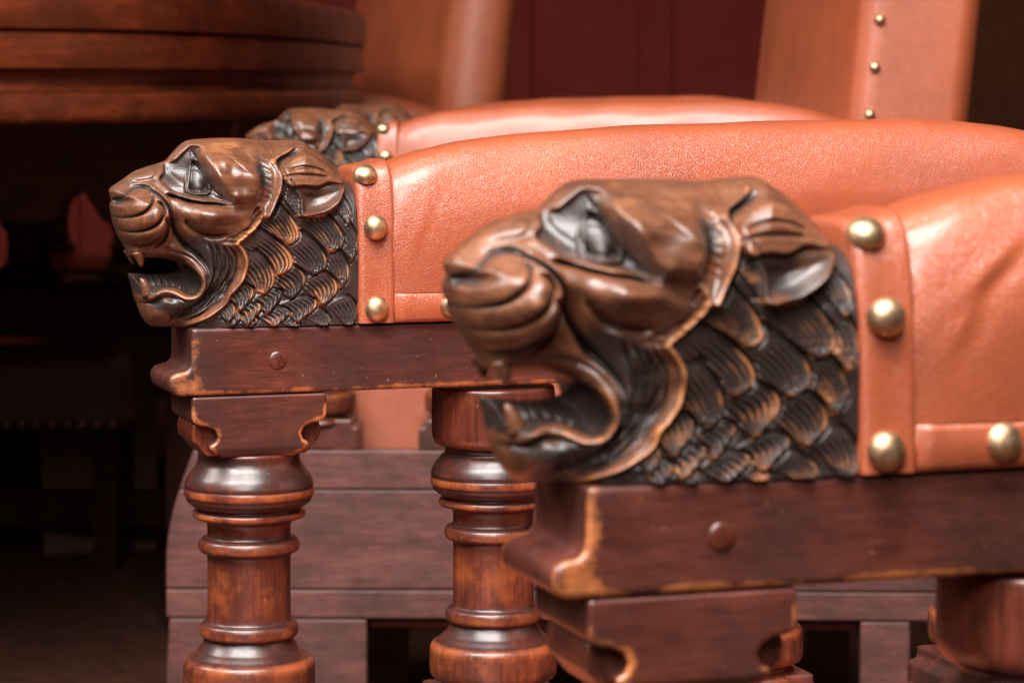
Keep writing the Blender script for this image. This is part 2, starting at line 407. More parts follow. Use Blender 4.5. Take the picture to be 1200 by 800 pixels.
    G2 = [(134, 268), (147, 274), (162, 271.5), (175.5, 264.5), (186, 255.5), (191, 247), (188, 240), (180, 236)]
    G3 = [(138, 277), (147, 286), (159, 289.5), (172.5, 288), (186, 283), (195, 276), (199, 269), (197, 261), (191, 255)]
    for g in (G1, G2, G3):
        H -= 0.040 * line(g, 1.35) + 0.020 * line(g, 4.2); crisp += 0.8 * line(g, 1.6)
    NL = [(157, 221), (169, 219.5), (180, 225), (190.5, 233), (199.5, 243.5), (205.5, 256), (210, 268), (217, 279.5), (226, 289), (238, 298), (248, 311), (252, 328)]
    H -= 0.034 * line(NL, 2.4) + 0.018 * line([(205, 256), (210, 268), (217, 279.5), (226, 289), (238, 298), (248, 311)], 7)
    NR = [(160, 226), (172, 224), (182, 232), (192, 241), (199, 252), (203, 264), (206, 276), (214, 288)]
    H += 0.010 * line(NR, 2.6); BR = [(170, 221), (184, 227), (195, 239), (201, 254), (202, 270), (196, 283), (184, 291)]; H -= 0.034 * line(BR, 1.8); crisp += 0.6 * line(BR, 1.8); H += 0.018 * line([(176, 218), (190, 226), (201, 239), (207, 256), (208, 272)], 2.0); crisp += 0.6 * line(NL, 2.4)
    H -= 0.022 * line([(160, 215), (175, 213), (189, 210)], 2.6); H += 0.012 * line([(152, 209), (170, 204), (190, 199)], 6)
    # nostril and wing of the nose
    H -= 0.16 * blob(141, 238.5, 9, 4.2, 8, 1.5); H += 0.022 * blob(142, 228, 9, 6); crisp += 0.9 * blob(141, 238.5, 9, 5)
    H -= 0.038 * line([(139, 241), (143, 234), (151, 227), (161, 222), (172, 222)], 1.7); crisp += 0.7 * line([(139, 241), (143, 234), (151, 227), (161, 222), (172, 222)], 1.7)
    # --- eye
    shift[0] = 5.5
    sock = [(198, 195), (204, 191), (213, 189), (222, 180), (230, 172), (240, 173), (238, 185), (244, 198), (251, 213), (260, 227), (268, 235), (255, 235.5), (237, 233), (221, 230.5), (204, 226), (193, 217), (188, 211), (196, 204)]
    sk = area_m(sock, 3.0)
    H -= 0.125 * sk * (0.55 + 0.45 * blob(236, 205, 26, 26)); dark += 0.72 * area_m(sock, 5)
    H -= 0.03 * blob(205, 203, 10, 12, 30)
    H += 0.026 * dome(234.5, 211, 11, 17, 12)
    eye = [(232.5, 189), (238, 196), (243, 210), (246, 223), (236, 225.5), (226, 224.5), (228, 208)]
    em = area_m(eye, 1.2)
    H -= 0.036 * em; H += 0.020 * em * dome(235, 212, 9, 13, 12)
    H -= 0.012 * line([(230, 191), (224.5, 206), (221.5, 222), (226, 229), (240, 230.5), (251, 228)], 1.5)
    H += 0.026 * line([(233, 187), (240, 194), (244.5, 207), (248, 221)], 1.8, taper=False) + 0.018 * line([(224, 225.5), (234, 227.5), (248, 225.5)], 1.6) + 0.008 * line([(231, 190), (226, 206), (223, 224)], 1.6)
    wear += 0.25 * line([(224, 225.5), (234, 227.5), (248, 225.5)], 1.6)
    H += 0.010 * line([(203, 193), (206, 202), (213, 211), (223, 218)], 2.4)
    crisp += 0.9 * em
    # brow, fold below the eye, cheekbone
    brow = [(236, 172), (244, 190), (250, 208), (262, 225), (280, 234), (298, 230), (300, 205), (280, 180), (255, 168)]
    H += 0.072 * area_m(brow, 9) + 0.034 * line([(237, 176), (245, 193), (252, 210), (263, 226), (276, 233)], 6)
    H += 0.040 * line([(240, 167), (224, 170), (213, 178), (205, 187)], 5.5)
    shift[0] = 0.0
    fold = [(200, 229), (215, 232), (228, 236), (243, 238), (258, 238.5), (272, 240)]
    H -= 0.050 * line(fold, 2.6) + 0.012 * line(fold, 7); crisp += 0.55 * line(fold, 2.8)
    H += 0.056 * blob(246, 251, 34, 11, -3) + 0.018 * blob(282, 248, 18, 14)
    H -= 0.030 * line([(221, 257), (228, 266), (238, 272), (254, 275), (272, 274)], 4) + 0.034 * blob(236, 287, 16, 12, -35)
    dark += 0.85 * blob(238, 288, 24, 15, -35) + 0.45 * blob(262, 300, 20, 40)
    # whisker fringe at the cheek edge
    edge = [(306, 240), (309.5, 246), (308, 254), (302, 263), (292, 273), (281, 283)]
    H += 0.022 * line(edge, 3.2, taper=False); wear += 0.75 * line(edge, 2.6, taper=False)
    ce = C(edge, 3)
    for i in range(11):
        t = i / 10.0; k = t * (len(ce) - 1); p = ce[int(k)]
        ang = math.radians(200 - 62 * t + 28); L = 0.085
        q0 = p + np.array([math.cos(ang), math.sin(ang)]) * 0.008; q1 = p + np.array([math.cos(ang + 0.25), math.sin(ang + 0.25)]) * L
        dd, tt = seg_dist(X, Z, [q0, (q0 + q1) / 2 + np.array([0, 0.006]), q1])
        H -= 0.024 * np.exp(-(dd / (1.35 * PX)) ** 2) * (1 - 0.8 * tt)
        crisp += 0.35 * np.exp(-(dd / (1.5 * PX)) ** 2) * (1 - tt)
    # strip in front of the ear, folds above it
    strip = [(326, 188), (331, 195.5), (333, 206), (331, 219.5), (325.5, 234.5), (316.5, 251)]
    H += 0.040 * line(strip, 4.2, taper=False); wear += 0.8 * line(strip, 3.4, taper=False)
    H -= 0.030 * line([(337, 196), (339, 208), (337, 222), (331, 238), (322, 253)], 2.2)
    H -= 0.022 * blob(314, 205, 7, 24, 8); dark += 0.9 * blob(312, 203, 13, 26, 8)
    for i in range(7):
        y0 = 184 + i * 7.5
        H -= 0.006 * line([(304, y0 - 3), (313, y0), (322, y0 + 5)], 1.2)
    fr = [(358.5, 168.5), (349.5, 176), (338, 182), (327, 188)]
    H += 0.030 * line(fr, 3.2); wear += 0.6 * line(fr, 2.6)
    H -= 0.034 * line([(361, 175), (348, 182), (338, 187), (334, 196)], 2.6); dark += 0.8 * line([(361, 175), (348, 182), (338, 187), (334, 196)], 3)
    # ear
    flap = [(337, 205), (342, 191), (358, 182), (372, 180), (390, 190), (406, 203), (411, 208), (408, 214), (391, 212), (376, 217), (360, 215.5), (344, 217)]
    fm = area_m(flap, 2.0)
    H = H + 0.044 * fm * np.clip((Z * 0 + 1), 0, 1)
    dark -= 0.75 * fm * 1.0; wear += 0.36 * fm
    for g in ([(337, 206.5), (348, 203.5), (362, 203), (378, 204), (393, 206)], [(345, 198), (360, 194), (378, 196), (395, 202)]):
        H -= 0.018 * line(g, 1.5); crisp += 0.7 * line(g, 1.6)
    cav = [(350, 219), (362, 218.5), (376, 219.5), (392, 214.5), (410, 216), (407, 224), (397, 237), (384, 246), (369, 249.5), (356, 250), (355, 232)]
    cm = area_m(cav, 1.6)
    H = H * (1 - cm) + cm * (0.295 - 0.045 * blob(376, 226, 22, 13, 18) + 0.045 * sstep(poly_sd(X, Z, spline(prof(cav), 5, True)), 0.05, 0.0) * sstep(Z, 0.76, 0.66))
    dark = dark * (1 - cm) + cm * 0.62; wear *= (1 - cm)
    rim = [(411, 217), (406, 227), (397, 239), (386, 247.5), (376, 250.5), (364, 250.5), (356, 250)]
    H += 0.024 * line(rim, 2.4, taper=False); wear += 0.75 * line(rim, 2.2)
    dark -= 0.4 * line(rim, 3)
    # --- jaw: strands below the cheek
    S1 = [(279, 284), (286.5, 290), (292, 300), (292.5, 312), (288, 325.5), (280.5, 336), (274.5, 343.5)]
    S2 = [(273.5, 341), (270.5, 351), (265, 358), (256, 365), (244, 373), (226, 382.5)]
    H += 0.028 * line(S1, 3.0) + 0.024 * line(S2, 2.2, taper=False); wear += 0.85 * line(S1, 2.6) + 0.85 * line(S2, 1.9, taper=False)
    O = np.array([(276, 288), (285, 298), (286, 312), (281, 326), (273, 339), (266, 350), (256, 360), (243, 369), (228, 378)], float)
    Iq = np.array([(252, 284), (257, 296), (259, 311), (257, 325), (252, 338), (245, 348), (235, 357), (224, 365), (210, 374)], float)
    for k in range(14):
        t = -0.10 + 1.02 * k / 13; cc = Iq * (1 - t) + O * t + rng.normal(0, 0.5, Iq.shape)
        a0, a1 = ((0, 6), (2, 9), (1, 7), (3, 9))[k % 4]
        H -= 0.024 * line(cc[a0:a1], 1.05) + 0.008 * line(cc[a0:a1], 2.2); crisp += 0.30 * line(cc[a0:a1], 1.1); wear += 0.26 * line(cc[a0:a1] + np.array([1.9, 0.7]), 1.0)
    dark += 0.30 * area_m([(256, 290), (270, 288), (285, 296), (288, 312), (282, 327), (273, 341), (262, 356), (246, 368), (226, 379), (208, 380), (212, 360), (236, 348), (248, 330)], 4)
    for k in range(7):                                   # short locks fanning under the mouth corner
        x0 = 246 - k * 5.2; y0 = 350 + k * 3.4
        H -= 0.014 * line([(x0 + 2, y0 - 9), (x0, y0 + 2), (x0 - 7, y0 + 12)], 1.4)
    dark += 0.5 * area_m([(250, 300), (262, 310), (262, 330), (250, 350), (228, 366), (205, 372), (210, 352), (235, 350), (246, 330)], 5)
    # crisp gouge lines over the soft forms
    for g, a, w_ in ((NL, 0.022, 1.1), (fold, 0.026, 1.15), ([(221, 257), (228, 266), (238, 272), (254, 275), (272, 274)], 0.016, 1.1),
                     ([(237, 176), (242, 190), (248, 207), (258, 223), (270, 232)], 0.016, 1.1), ([(198, 293), (214, 296.5), (230, 302), (243, 315), (248, 330), (245, 343)], 0.018, 1.2),
                     ([(160, 356), (172, 359), (184, 356), (194, 350), (210, 349), (224, 354)], 0.020, 1.2), ([(200, 192), (192, 203), (186, 209)], 0.014, 1.2),
                     ([(262, 178), (276, 186), (290, 200)], 0.006, 1.0), ([(268, 172), (284, 180), (298, 194)], 0.006, 1.0), ([(255, 262), (268, 263), (280, 260)], 0.006, 1.0)):
        H -= a * line(g, w_); crisp += 0.3 * line(g, w_)
    # --- mouth
    mo = [(148, 300), (158, 301), (174, 303.5), (187.5, 302.5), (201, 303), (213, 305.5), (225, 311), (234, 320), (238, 330), (236.5, 338), (231, 344.5), (223, 345), (212, 339.5), (201, 337.5), (190, 340),
          (181, 346), (172, 348.5), (164, 346), (160, 338), (156, 329), (150, 321), (140, 318)]
    hole = [(140, 302), (158, 301.5), (174, 304), (187.5, 303), (202, 304.5), (216, 309), (220, 315), (210, 320), (192, 323), (180, 323.5), (165, 322), (154, 320), (140, 319)]
    mp, hp = spline(prof(mo, 0.4), 5, True), spline(prof(hole, 0.7), 4, True)
    rimc = [(151, 299), (158, 298.5), (174, 300), (187.5, 299), (202, 299.5), (215, 302), (228, 307.5), (238, 317.5), (242.5, 330), (241, 340), (234, 348), (223, 349.5), (211, 344), (200, 342), (189, 345), (180, 351), (171, 353.5), (163, 350), (158, 341), (153, 328)]
    H += 0.034 * line(rimc, 4.0, taper=False); wear += 0.62 * line(rimc, 2.6, taper=False) * sstep(X, -0.30, -0.1)
    H += 0.022 * line([(200, 291), (222, 296), (240, 308), (250, 326)], 5)
    # chin
    H += 0.030 * blob(182, 372, 16, 10) - 0.020 * line([(166, 356), (182, 357), (196, 351), (212, 350)], 4)
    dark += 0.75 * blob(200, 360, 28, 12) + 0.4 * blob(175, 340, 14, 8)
    # broad carving marks, so no surface is machine smooth
    nz = np.zeros_like(X)
    for _ in range(40):
        kx, kz = rng.normal(0, 34, 2); nz += np.cos(kx * X + kz * Z + rng.uniform(0, 6.3))
    H += 0.0009 * nz * face
    H = blur(H, 1)
    H = np.maximum(H, 0.03)
    H2 = R2 * H * H
    md = poly_sd(X, Z, mp); hd = -poly_sd(X, Z, hp)
    inm = md > 0
    rr = np.clip(hd, 0, 1) / np.maximum(np.clip(hd, 0, 1) + np.maximum(md, 0), 1e-4)
    bowl = np.where(hd > 0, (0.19 * rr ** 1.25) ** 2, hd * 0.2)
    # little back teeth along the lower row
    bowl = bowl + np.where(hd > 0, 0.012 * (line([(186, 334), (200, 331), (214, 334), (226, 339)], 3.0) * (0.6 + 0.4 * np.sin(X * 190))), 0)
    mm = sstep(md, -0.6 * PX, 1.4 * PX)
    H2 = np.where(inm | (mm > 0), np.minimum(H2, H2 * (1 - mm) + bowl * mm), H2)
    crisp = np.where(mm > 0.5, 0.95, crisp); wear = np.where(mm > 0.6, 0.12, wear)
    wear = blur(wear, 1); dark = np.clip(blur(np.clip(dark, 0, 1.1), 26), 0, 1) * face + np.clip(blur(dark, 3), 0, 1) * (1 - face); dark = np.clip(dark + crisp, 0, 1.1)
    # soft wear of the face where hands rub it
    wear += face * (0.40 * blob(160, 212, 40, 12, 22) + 0.52 * blob(168, 260, 28, 26) + 0.38 * blob(270, 172, 60, 14) + 0.30 * blob(262, 200, 26, 22) + 0.30 * blob(250, 250, 32, 10)) * (1 - np.clip(crisp, 0, 1))
    ys = np.arange(-0.46, 0.4601, h, dtype=np.float32)
    inside = (ys[None, :, None] ** 2 < H2[:, None, :]) & (xs[:, None, None] < 0.95) & (zs[None, None, :] > 0.0)
    def samp(A, x, z):
        u = np.clip((x - xs[0]) / h, 0, len(xs) - 1.001); v = np.clip((z - zs[0]) / h, 0, len(zs) - 1.001)
        i, j = u.astype(int), v.astype(int); a, b = u - i, v - j
        return A[i, j] * (1 - a) * (1 - b) + A[i + 1, j] * a * (1 - b) + A[i, j + 1] * (1 - a) * b + A[i + 1, j + 1] * a * b
    def val(P):
        i = np.round((P[:, 0] - xs[0]) / h).astype(int); j = np.round((P[:, 2] - zs[0]) / h).astype(int)
        H2p = H2[i, j]
        f = (P[:, 1] ** 2 - H2p) / (2 * np.sqrt(np.maximum(H2p, 0.004)))
        return np.maximum(f, np.maximum(P[:, 0] - 0.95, -P[:, 2]))
    v, f = surface_net(xs, ys, zs, inside, val)
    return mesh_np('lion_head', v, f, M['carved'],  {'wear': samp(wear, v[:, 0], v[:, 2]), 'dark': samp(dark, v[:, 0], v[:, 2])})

def cone_tooth(p0, p1, r0, bend):
    p0, p1 = np.array(p0, float), np.array(p1, float); n, m = 12, 9; vs_, fs = [], []
    ax = p1 - p0; ax /= np.linalg.norm(ax); u = np.cross(ax, [0, 1, 0]); u /= np.linalg.norm(u); w_ = np.cross(ax, u)
    for j in range(m):
        t = j / (m - 1); c = p0 + (p1 - p0) * t + u * bend * math.sin(math.pi * t)
        r = r0 * math.sqrt(max(0.0, 1 - t ** 1.7)) + 0.003 * (1 - t) + 1e-4
        for i in range(n):
            a = 2 * math.pi * i / n; vs_.append(c + r * (math.cos(a) * u + math.sin(a) * w_))
    for j in range(m - 1):
        for i in range(n): fs.append([j * n + i, j * n + (i + 1) % n, (j + 1) * n + (i + 1) % n, (j + 1) * n + i])
    fs.append(list(range(n))[::-1]); fs.append([(m - 1) * n + i for i in range(n)])
    return mesh_np('tooth', vs_, fs, M['carved'], {'wear': [0.22] * len(vs_), 'dark': [0.2] * len(vs_)})

# ------------------------------------------------------------------ turned and shaped wood
def lathe(name, prof_rz, mat, wear=None, seg=56, stain=()):
    n = len(prof_rz); vs_ = []; fs = []; wa = []
    for j, (r, z) in enumerate(prof_rz):
        for i in range(seg):
            a = 2 * math.pi * i / seg; vs_.append((r * math.cos(a), r * math.sin(a), z)); wa.append(wear[j] if wear is not None else 0)
    for j in range(n - 1):
        for i in range(seg): fs.append([j * seg + i, (j + 1) * seg + i, (j + 1) * seg + (i + 1) % seg, j * seg + (i + 1) % seg])
    fs.append(list(range(seg))); fs.append([(n - 1) * seg + i for i in range(seg)][::-1])
    return mesh_np(name, vs_, fs, mat, {'wear': wa, 'dark': [0.62 if any(a < q[2] < b for a, b in stain) else 0.0 for q in vs_]})

def fine_profile(pts, step=0.010):
    """(r, z, wear) corners -> closely spaced profile with slightly rounded corners"""
    out = []
    for a, b in zip(pts[:-1], pts[1:]):
        L = math.hypot(b[0] - a[0], b[1] - a[1]); n = max(2, int(L / step))
        for k in range(n):
            t = k / n; out.append((a[0] + (b[0] - a[0]) * t, a[1] + (b[1] - a[1]) * t, a[2] + (b[2] - a[2]) * t))
    out.append(pts[-1]); o = np.array(out)
    for _ in range(2): o[1:-1, :2] = (o[:-2, :2] + 2 * o[1:-1, :2] + o[2:, :2]) / 4
    return o
S_ = 1.017 / 222
def py2z(py): return 1.316 - (py - 93) * S_
def ring(y0, y1, r, rin, n=8, w_=0.5):
    """half-round bead"""
    res = []
    for k in range(n + 1):
        a = math.pi * k / n
        res.append(((rin + (r - rin) * math.sin(a) ** 0.7), y0 + (y1 - y0) * (0.5 - 0.5 * math.cos(a)), w_ * math.sin(a) ** 3 * (1.15 if k > n / 2 else 0.7)))
    return res
def baluster_profile(drum):
    p = []
    if drum: p += [(30, 463.5, 0), (74, 463.5, 0.1), (75, 475, 0.25), (75, 520, 0.22), (74, 527, 0.55), (70, 534, 0.5), (60, 537, 0), (58, 545, 0)]
    else: p += [(30, 530, 0), (60, 530, 0), (60, 541, 0)]
    p += [(62, 546, 0), (66, 551, 0.1), (73, 560, 0.1), (76, 568, 0.25), (76.5, 571, 0.1), (74.5, 572.5, 0), (76.8, 574, 0.7), (77, 580, 0.8), (76, 583, 0.5), (73.5, 584.5, 0), (74.5, 586, 0.2), (73, 589, 0.15), (70, 592, 0.15), (64, 596, 0.0), (61, 597, 0),
          (61, 598.5, 0), (66, 600, 0.3), (67.5, 604, 0.9), (66, 608, 0.7), (57, 610.5, 0.1), (50, 613, 0.15), (49, 620, 0.2), (49, 629, 0.1), (50, 631, 0)]
    p += [(r, y, w_) for r, y, w_ in ring(632, 650, 60, 51, 8, 0.75)]
    p += [(50, 651, 0), (49, 656, 0.3), (49, 672, 0.40), (49, 690, 0.46), (49, 715, 0.36), (49.5, 728, 0.1)]
    p += [(r, y, w_) for r, y, w_ in ring(731, 750, 58.5, 51, 8, 0.75)]
    p += [(52, 751, 0), (54, 756, 0), (58, 761, 0), (60, 764, 0.1), (62, 765, 0.1), (66, 769, 0.05), (68, 771, 0.1), (74, 774, 0.6), (77, 778, 0.75), (77.5, 786, 0.4), (77.5, 808, 0.4), (76, 814, 0.6), (70, 818, 0.3),
          (62, 820, 0), (60, 824, 0), (66, 827, 0.3), (72, 832, 0.5), (74, 838, 0.3), (70, 844, 0.2), (60, 846, 0), (58, 850, 0), (58, 880, 0)]
    return fine_profile([(r * S_, py2z(y), w_) for r, y, w_ in p])
def make_baluster(drum):
    o = baluster_profile(drum); return lathe('baluster', [(r, z) for r, z, _ in o], M['turned'], [w_ for _, _, w_ in o], stain=[(py2z(573.5), py2z(546)), (py2z(600), py2z(583)), (py2z(634), py2z(628)), (py2z(654), py2z(649)), (py2z(733), py2z(727)), (py2z(772), py2z(749)), (py2z(548), py2z(534))])

def profile_solid(name, pts, ylo, yhi, mat, h=0.012, both=None, wear_w=0.035, rnd=0.012, bounds=None, wear_amp=1.0):
    """outline in x,z extruded along y (and, with both, cut by an outline in y,z), edges eased and marked as worn"""
    pts = np.asarray(pts, float)
    xs = np.arange(pts[:, 0].min() - 3 * h, pts[:, 0].max() + 3 * h, h, dtype=np.float32)
    zs = np.arange(pts[:, 1].min() - 3 * h, pts[:, 1].max() + 3 * h, h, dtype=np.float32)
    ys = np.arange(ylo - 3 * h, yhi + 3 * h, h, dtype=np.float32)
    X, Z = np.meshgrid(xs, zs, indexing='ij'); A = -poly_sd(X, Z, pts)
    if both is not None:
        Y2, Z2 = np.meshgrid(ys, zs, indexing='ij'); B = -poly_sd(Y2, Z2, np.asarray(both, float))
    else:
        B = np.maximum(ylo - ys, ys - yhi)[:, None] + 0 * zs[None, :]
    B = B.astype(np.float32); A = A.astype(np.float32)
    def comb(a, b):     # rounded intersection
        m = np.maximum(a, b); u = np.maximum(a + rnd, 0); v = np.maximum(b + rnd, 0)
        return np.where((a > -rnd) & (b > -rnd), np.sqrt(u * u + v * v) - rnd, m)
    F = comb(A[:, None, :], B[None, :, :])
    i0 = lambda P, g, c: np.round((P[:, c] - g[0]) / h).astype(int)
    def val(P): return F[i0(P, xs, 0), i0(P, ys, 1), i0(P, zs, 2)]
    v, f = surface_net(xs, ys, zs, F < 0, val)
    a = A[np.clip(i0(v, xs, 0), 0, len(xs) - 1), np.clip(i0(v, zs, 2), 0, len(zs) - 1)]; b = B[np.clip(i0(v, ys, 1), 0, len(ys) - 1), np.clip(i0(v, zs, 2), 0, len(zs) - 1)]
    wr = np.exp(-((a ** 2 + b ** 2) / wear_w ** 2)) * wear_amp
    return mesh_np(name, v, f, mat, {'wear': wr, 'dark': np.zeros(len(v))})

ARM_L = 6.0
def make_rail():
    pts = [(0, 0), (0, -0.17), (-0.008, -0.205), (-0.03, -0.226), (-0.06, -0.232), (-0.09, -0.238), (-0.112, -0.258), (-0.120, -0.29), (-0.112, -0.325), (-0.09, -0.348), (-0.06, -0.356), (ARM_L, -0.356), (ARM_L, 0)]
    me = profile_solid('arm_rail', pts, -HT, HT, M['rail'], h=0.012, wear_w=0.028)
    co = np.empty(len(me.vertices) * 3, np.float32); me.vertices.foreach_get('co', co); co = co.reshape(-1, 3) / V
    wr = np.empty(len(me.vertices), np.float32); me.attributes['wear'].data.foreach_get('value', wr)
    front = np.exp(-(np.maximum(co[:, 0], 0) / 0.06) ** 2) * 0.75 * (np.abs(co[:, 1]) > HT - 0.02)
    wr = np.where(co[:, 2] > -0.03, wr * 0.45, wr)
    wr = np.maximum(wr, front); wr = np.where(co[:, 0] < -0.01, np.maximum(wr, 0.55), wr)
    wr = np.where((co[:, 0] < -0.004) & (np.abs(co[:, 1]) < HT - 0.03), 0.25, wr)
    me.attributes['wear'].data.foreach_set('value', wr.astype(np.float32)); return me
def make_block():
    def half(w0):       # right-hand half outline from top to bottom, w0 = half width
        return [(w0, -0.359), (w0, -0.475), (w0 - 0.010, -0.500), (w0 - 0.035, -0.512), (w0 - 0.085, -0.520), (w0 - 0.125, -0.540), (w0 - 0.140, -0.575), (w0 - 0.128, -0.605), (w0 - 0.098, -0.622),
                (w0 - 0.098, -0.640), (w0 - 0.125, -0.668), (w0 - 0.155, -0.684), (w0 - 0.165, -0.700)]
    c = 0.367; r = half(0.367)
    pts = [(c + x, z) for x, z in r] + [(c - x, z) for x, z in r[::-1]]
    ry = [(x, z) for x, z in half(0.367)]
    ry = [(min(x, HT) if z > -0.49 else x - (0.367 - HT) * 0.55, z) for x, z in ry]
    both = ry + [(-x, z) for x, z in ry[::-1]]
    # the near face keeps its full outline; the corner hollows are shallow in the other direction
    both = [(HT, -0.359), (HT, -0.64), (HT - 0.03, -0.69), (HT - 0.05, -0.70), (-HT + 0.05, -0.70), (-HT + 0.03, -0.69), (-HT, -0.64), (-HT, -0.359)]
    me = profile_solid('corner_block', pts, -HT, HT, M['rail'], h=0.0085, both=both, wear_w=0.026)
    n = len(me.vertices); co = np.empty(n * 3, np.float32); me.vertices.foreach_get('co', co); co = co.reshape(-1, 3) / V
    wr = np.empty(n, np.float32); me.attributes['wear'].data.foreach_get('value', wr)
    wr *= 0.12 + 0.88 * sstep(co[:, 2], -0.375, -0.45); me.attributes['wear'].data.foreach_set('value', wr.astype(np.float32)); return me
def make_hollow():      # rolled moulding seen in the corner hollows, behind the face of the block
    pts = []
    for x, z, w_ in ((0.318, -0.500, 0.1), (0.345, -0.520, 0.3), (0.352, -0.565, 0.25), (0.345, -0.61, 0.35), (0.318, -0.632, 0.1), (0.300, -0.66, 0), (0.27, -0.69, 0)):
        pts.append((x, z))
    out = [(0.367 + x, z) for x, z in pts] + [(0.367 - x, z) for x, z in pts[::-1]]
    return profile_solid('corner_roll', out, -HT + 0.075, HT - 0.075, M['turned'], h=0.009, wear_w=0.03, wear_amp=0.6)

def dome_mesh(name, r, hgt, mat, seg=20, rings=7):
    p = [(r * 1.0, -0.01)] + [(r * math.cos(math.pi / 2 * k / rings) ** 0.9 if k < rings else 0.002, hgt * math.sin(math.pi / 2 * k / rings)) for k in range(rings + 1)]
    n = len(p); vs_, fs = [], []
    for rr, z in p:
        for i in range(seg):
            a = 2 * math.pi * i / seg; vs_.append((rr * math.cos(a), rr * math.sin(a), z))
    for j in range(n - 1):
        for i in range(seg): fs.append([j * seg + i, j * seg + (i + 1) % seg, (j + 1) * seg + (i + 1) % seg, (j + 1) * seg + i])
    fs.append([(n - 1) * seg + i for i in range(seg)])
    return mesh_np(name, vs_, fs, mat)

# ------------------------------------------------------------------ upholstery
def pad_top(d):
    return float(np.interp(d, [0.95, 1.15, 1.35, 1.6, 2.0, 2.6, 3.4, 4.3, 4.6, 4.9, 5.2, 5.5, 5.8, 6.0], [0.835, 0.865, 0.925, 0.975, 1.015, 1.05, 1.078, 1.085, 1.075, 1.045, 0.99, 0.91, 0.82, 0.78]))
def section(v, wb, wm, top, zb, tight):
    """half-lap cross-section of a pad: v in -1..1 from near bottom over the top to far bottom"""
    s = -1 if v < 0 else 1; a = (1 - abs(v)) * math.pi / 2 * 1.0       # 0 at the bottom edge, pi/2 at the top
    e = tight
    y = wm * math.cos(a) ** e; z = zb + (top - zb) * math.sin(a) ** 0.78
    low = max(0.0, 1 - a / 0.5); y = y * (1 - low) + wb * low + 0.0
    return s * y, z
def grid_mesh(name, P, mat, cap=True):
    nu, nv = P.shape[:2]; vs_ = P.reshape(-1, 3); fs = []
    for i in range(nu - 1):
        for j in range(nv - 1): fs.append([i * nv + j, i * nv + j + 1, (i + 1) * nv + j + 1, (i + 1) * nv + j])
    fs.append(list(range(nv))[::-1] if cap else list(range(nv))[::-1])
    fs.append([(nu - 1) * nv + j for j in range(nv)])
    me = mesh_np(name, vs_, fs, mat)
    return me
def make_pad(pleats):
    us = np.concatenate([np.linspace(1.135, 1.6, 40), np.linspace(1.62, ARM_L, 90)]); vv = np.linspace(-1, 1, 90)
    P = np.zeros((len(us), len(vv), 3))
    rs = random.Random(len(pleats) + 3)
    for i, d in enumerate(us):
        puff = 1 - math.exp(-max(0, d - 1.12) / 0.10)
        wm = 0.292 + 0.050 * puff + 0.030 * min(1, max(0, (d - 1.2) / 1.4)); tp = pad_top(d) - 0.03 * (1 - puff)
        for j, v in enumerate(vv):
            y, z = section(v, 0.296 + 0.016 * puff, wm, tp, 0.165, 0.58)
            P[i, j] = (d, y, z)
    # soft unevenness and pulled pleats
    for i, d in enumerate(us):
        for j, v in enumerate(vv):
            y, z = P[i, j, 1], P[i, j, 2]; n_ = 0.004 * math.sin(d * 3.1 + v * 4) + 0.003 * math.sin(d * 7.3 - v * 9 + 1)
            for (pd, pz, ang, ln, amp) in pleats:
                a = math.radians(ang); du, dz = d - pd, z - pz
                al, ac = du * math.cos(a) + dz * math.sin(a), -du * math.sin(a) + dz * math.cos(a)
                n_ += amp * math.exp(-(al / ln) ** 2) * (math.exp(-(ac / 0.035) ** 2) - 0.8 * math.exp(-((ac + 0.055) / 0.04) ** 2))
            s = math.copysign(1, y); edge = min(1, (z - 0.165) / 0.1) * min(1, (d - 1.13) / 0.05)
            P[i, j, 1] += s * n_ * edge * min(1, abs(y) / 0.15); P[i, j, 2] += n_ * edge * (1 - min(1, abs(y) / 0.3))
    return grid_mesh('arm_pad', P, M['leather'])
def make_band():
    """strap of leather round the end of the pad, nailed down"""
    us = np.array([0.952, 0.954, 0.965, 0.985, 1.02, 1.06, 1.10, 1.130, 1.146, 1.152, 1.153]); off = np.array([-0.03, -0.006, 0.006, 0.010, 0.008, 0.006, 0.008, 0.012, 0.010, -0.002, -0.03]); vv = np.linspace(-1, 1, 72)
    P = np.zeros((len(us), len(vv), 3))
    for i, d in enumerate(us):
        for j, v in enumerate(vv):
            y, z = section(v, 0.298, 0.298, pad_top(0.95) + (d - 0.95) * 0.18, 0.006, 0.34)
            l = max(1e-6, math.hypot(y, z - 0.35)); o = off[i] + 0.002 * math.sin(v * 22 + i)
            P[i, j] = (d + 0.003 * math.sin(v * 9) * (i > 5), y + o * y / 0.30, z + o * max(0, (z - 0.5)) / 0.4)
    return grid_mesh('end_strap', P, M['leather'])
def make_strip():
    """flat leather strip along the rail, one each side, joined under the pad"""
    us = np.linspace(1.1515, ARM_L, 70); prof_ = [(-0.290, 0.004), (-0.304, 0.008), (-0.312, 0.03), (-0.314, 0.09), (-0.316, 0.145), (-0.312, 0.162), (-0.296, 0.166)]
    full = prof_ + [(-y, z) for y, z in prof_[::-1]]
    P = np.zeros((len(us), len(full), 3))
    for i, d in enumerate(us):
        for j, (y, z) in enumerate(full):
            wv = 0.004 * math.sin(d * 14.6) + 0.003 * math.sin(d * 5.1 + 1)
            P[i, j] = (d, y + math.copysign(wv, y) * (1 if 0.02 < z < 0.16 else 0.2), z + (0.004 * math.sin(d * 3) if z > 0.1 else 0))
    return grid_mesh('nailing_strip', P, M['leather'])

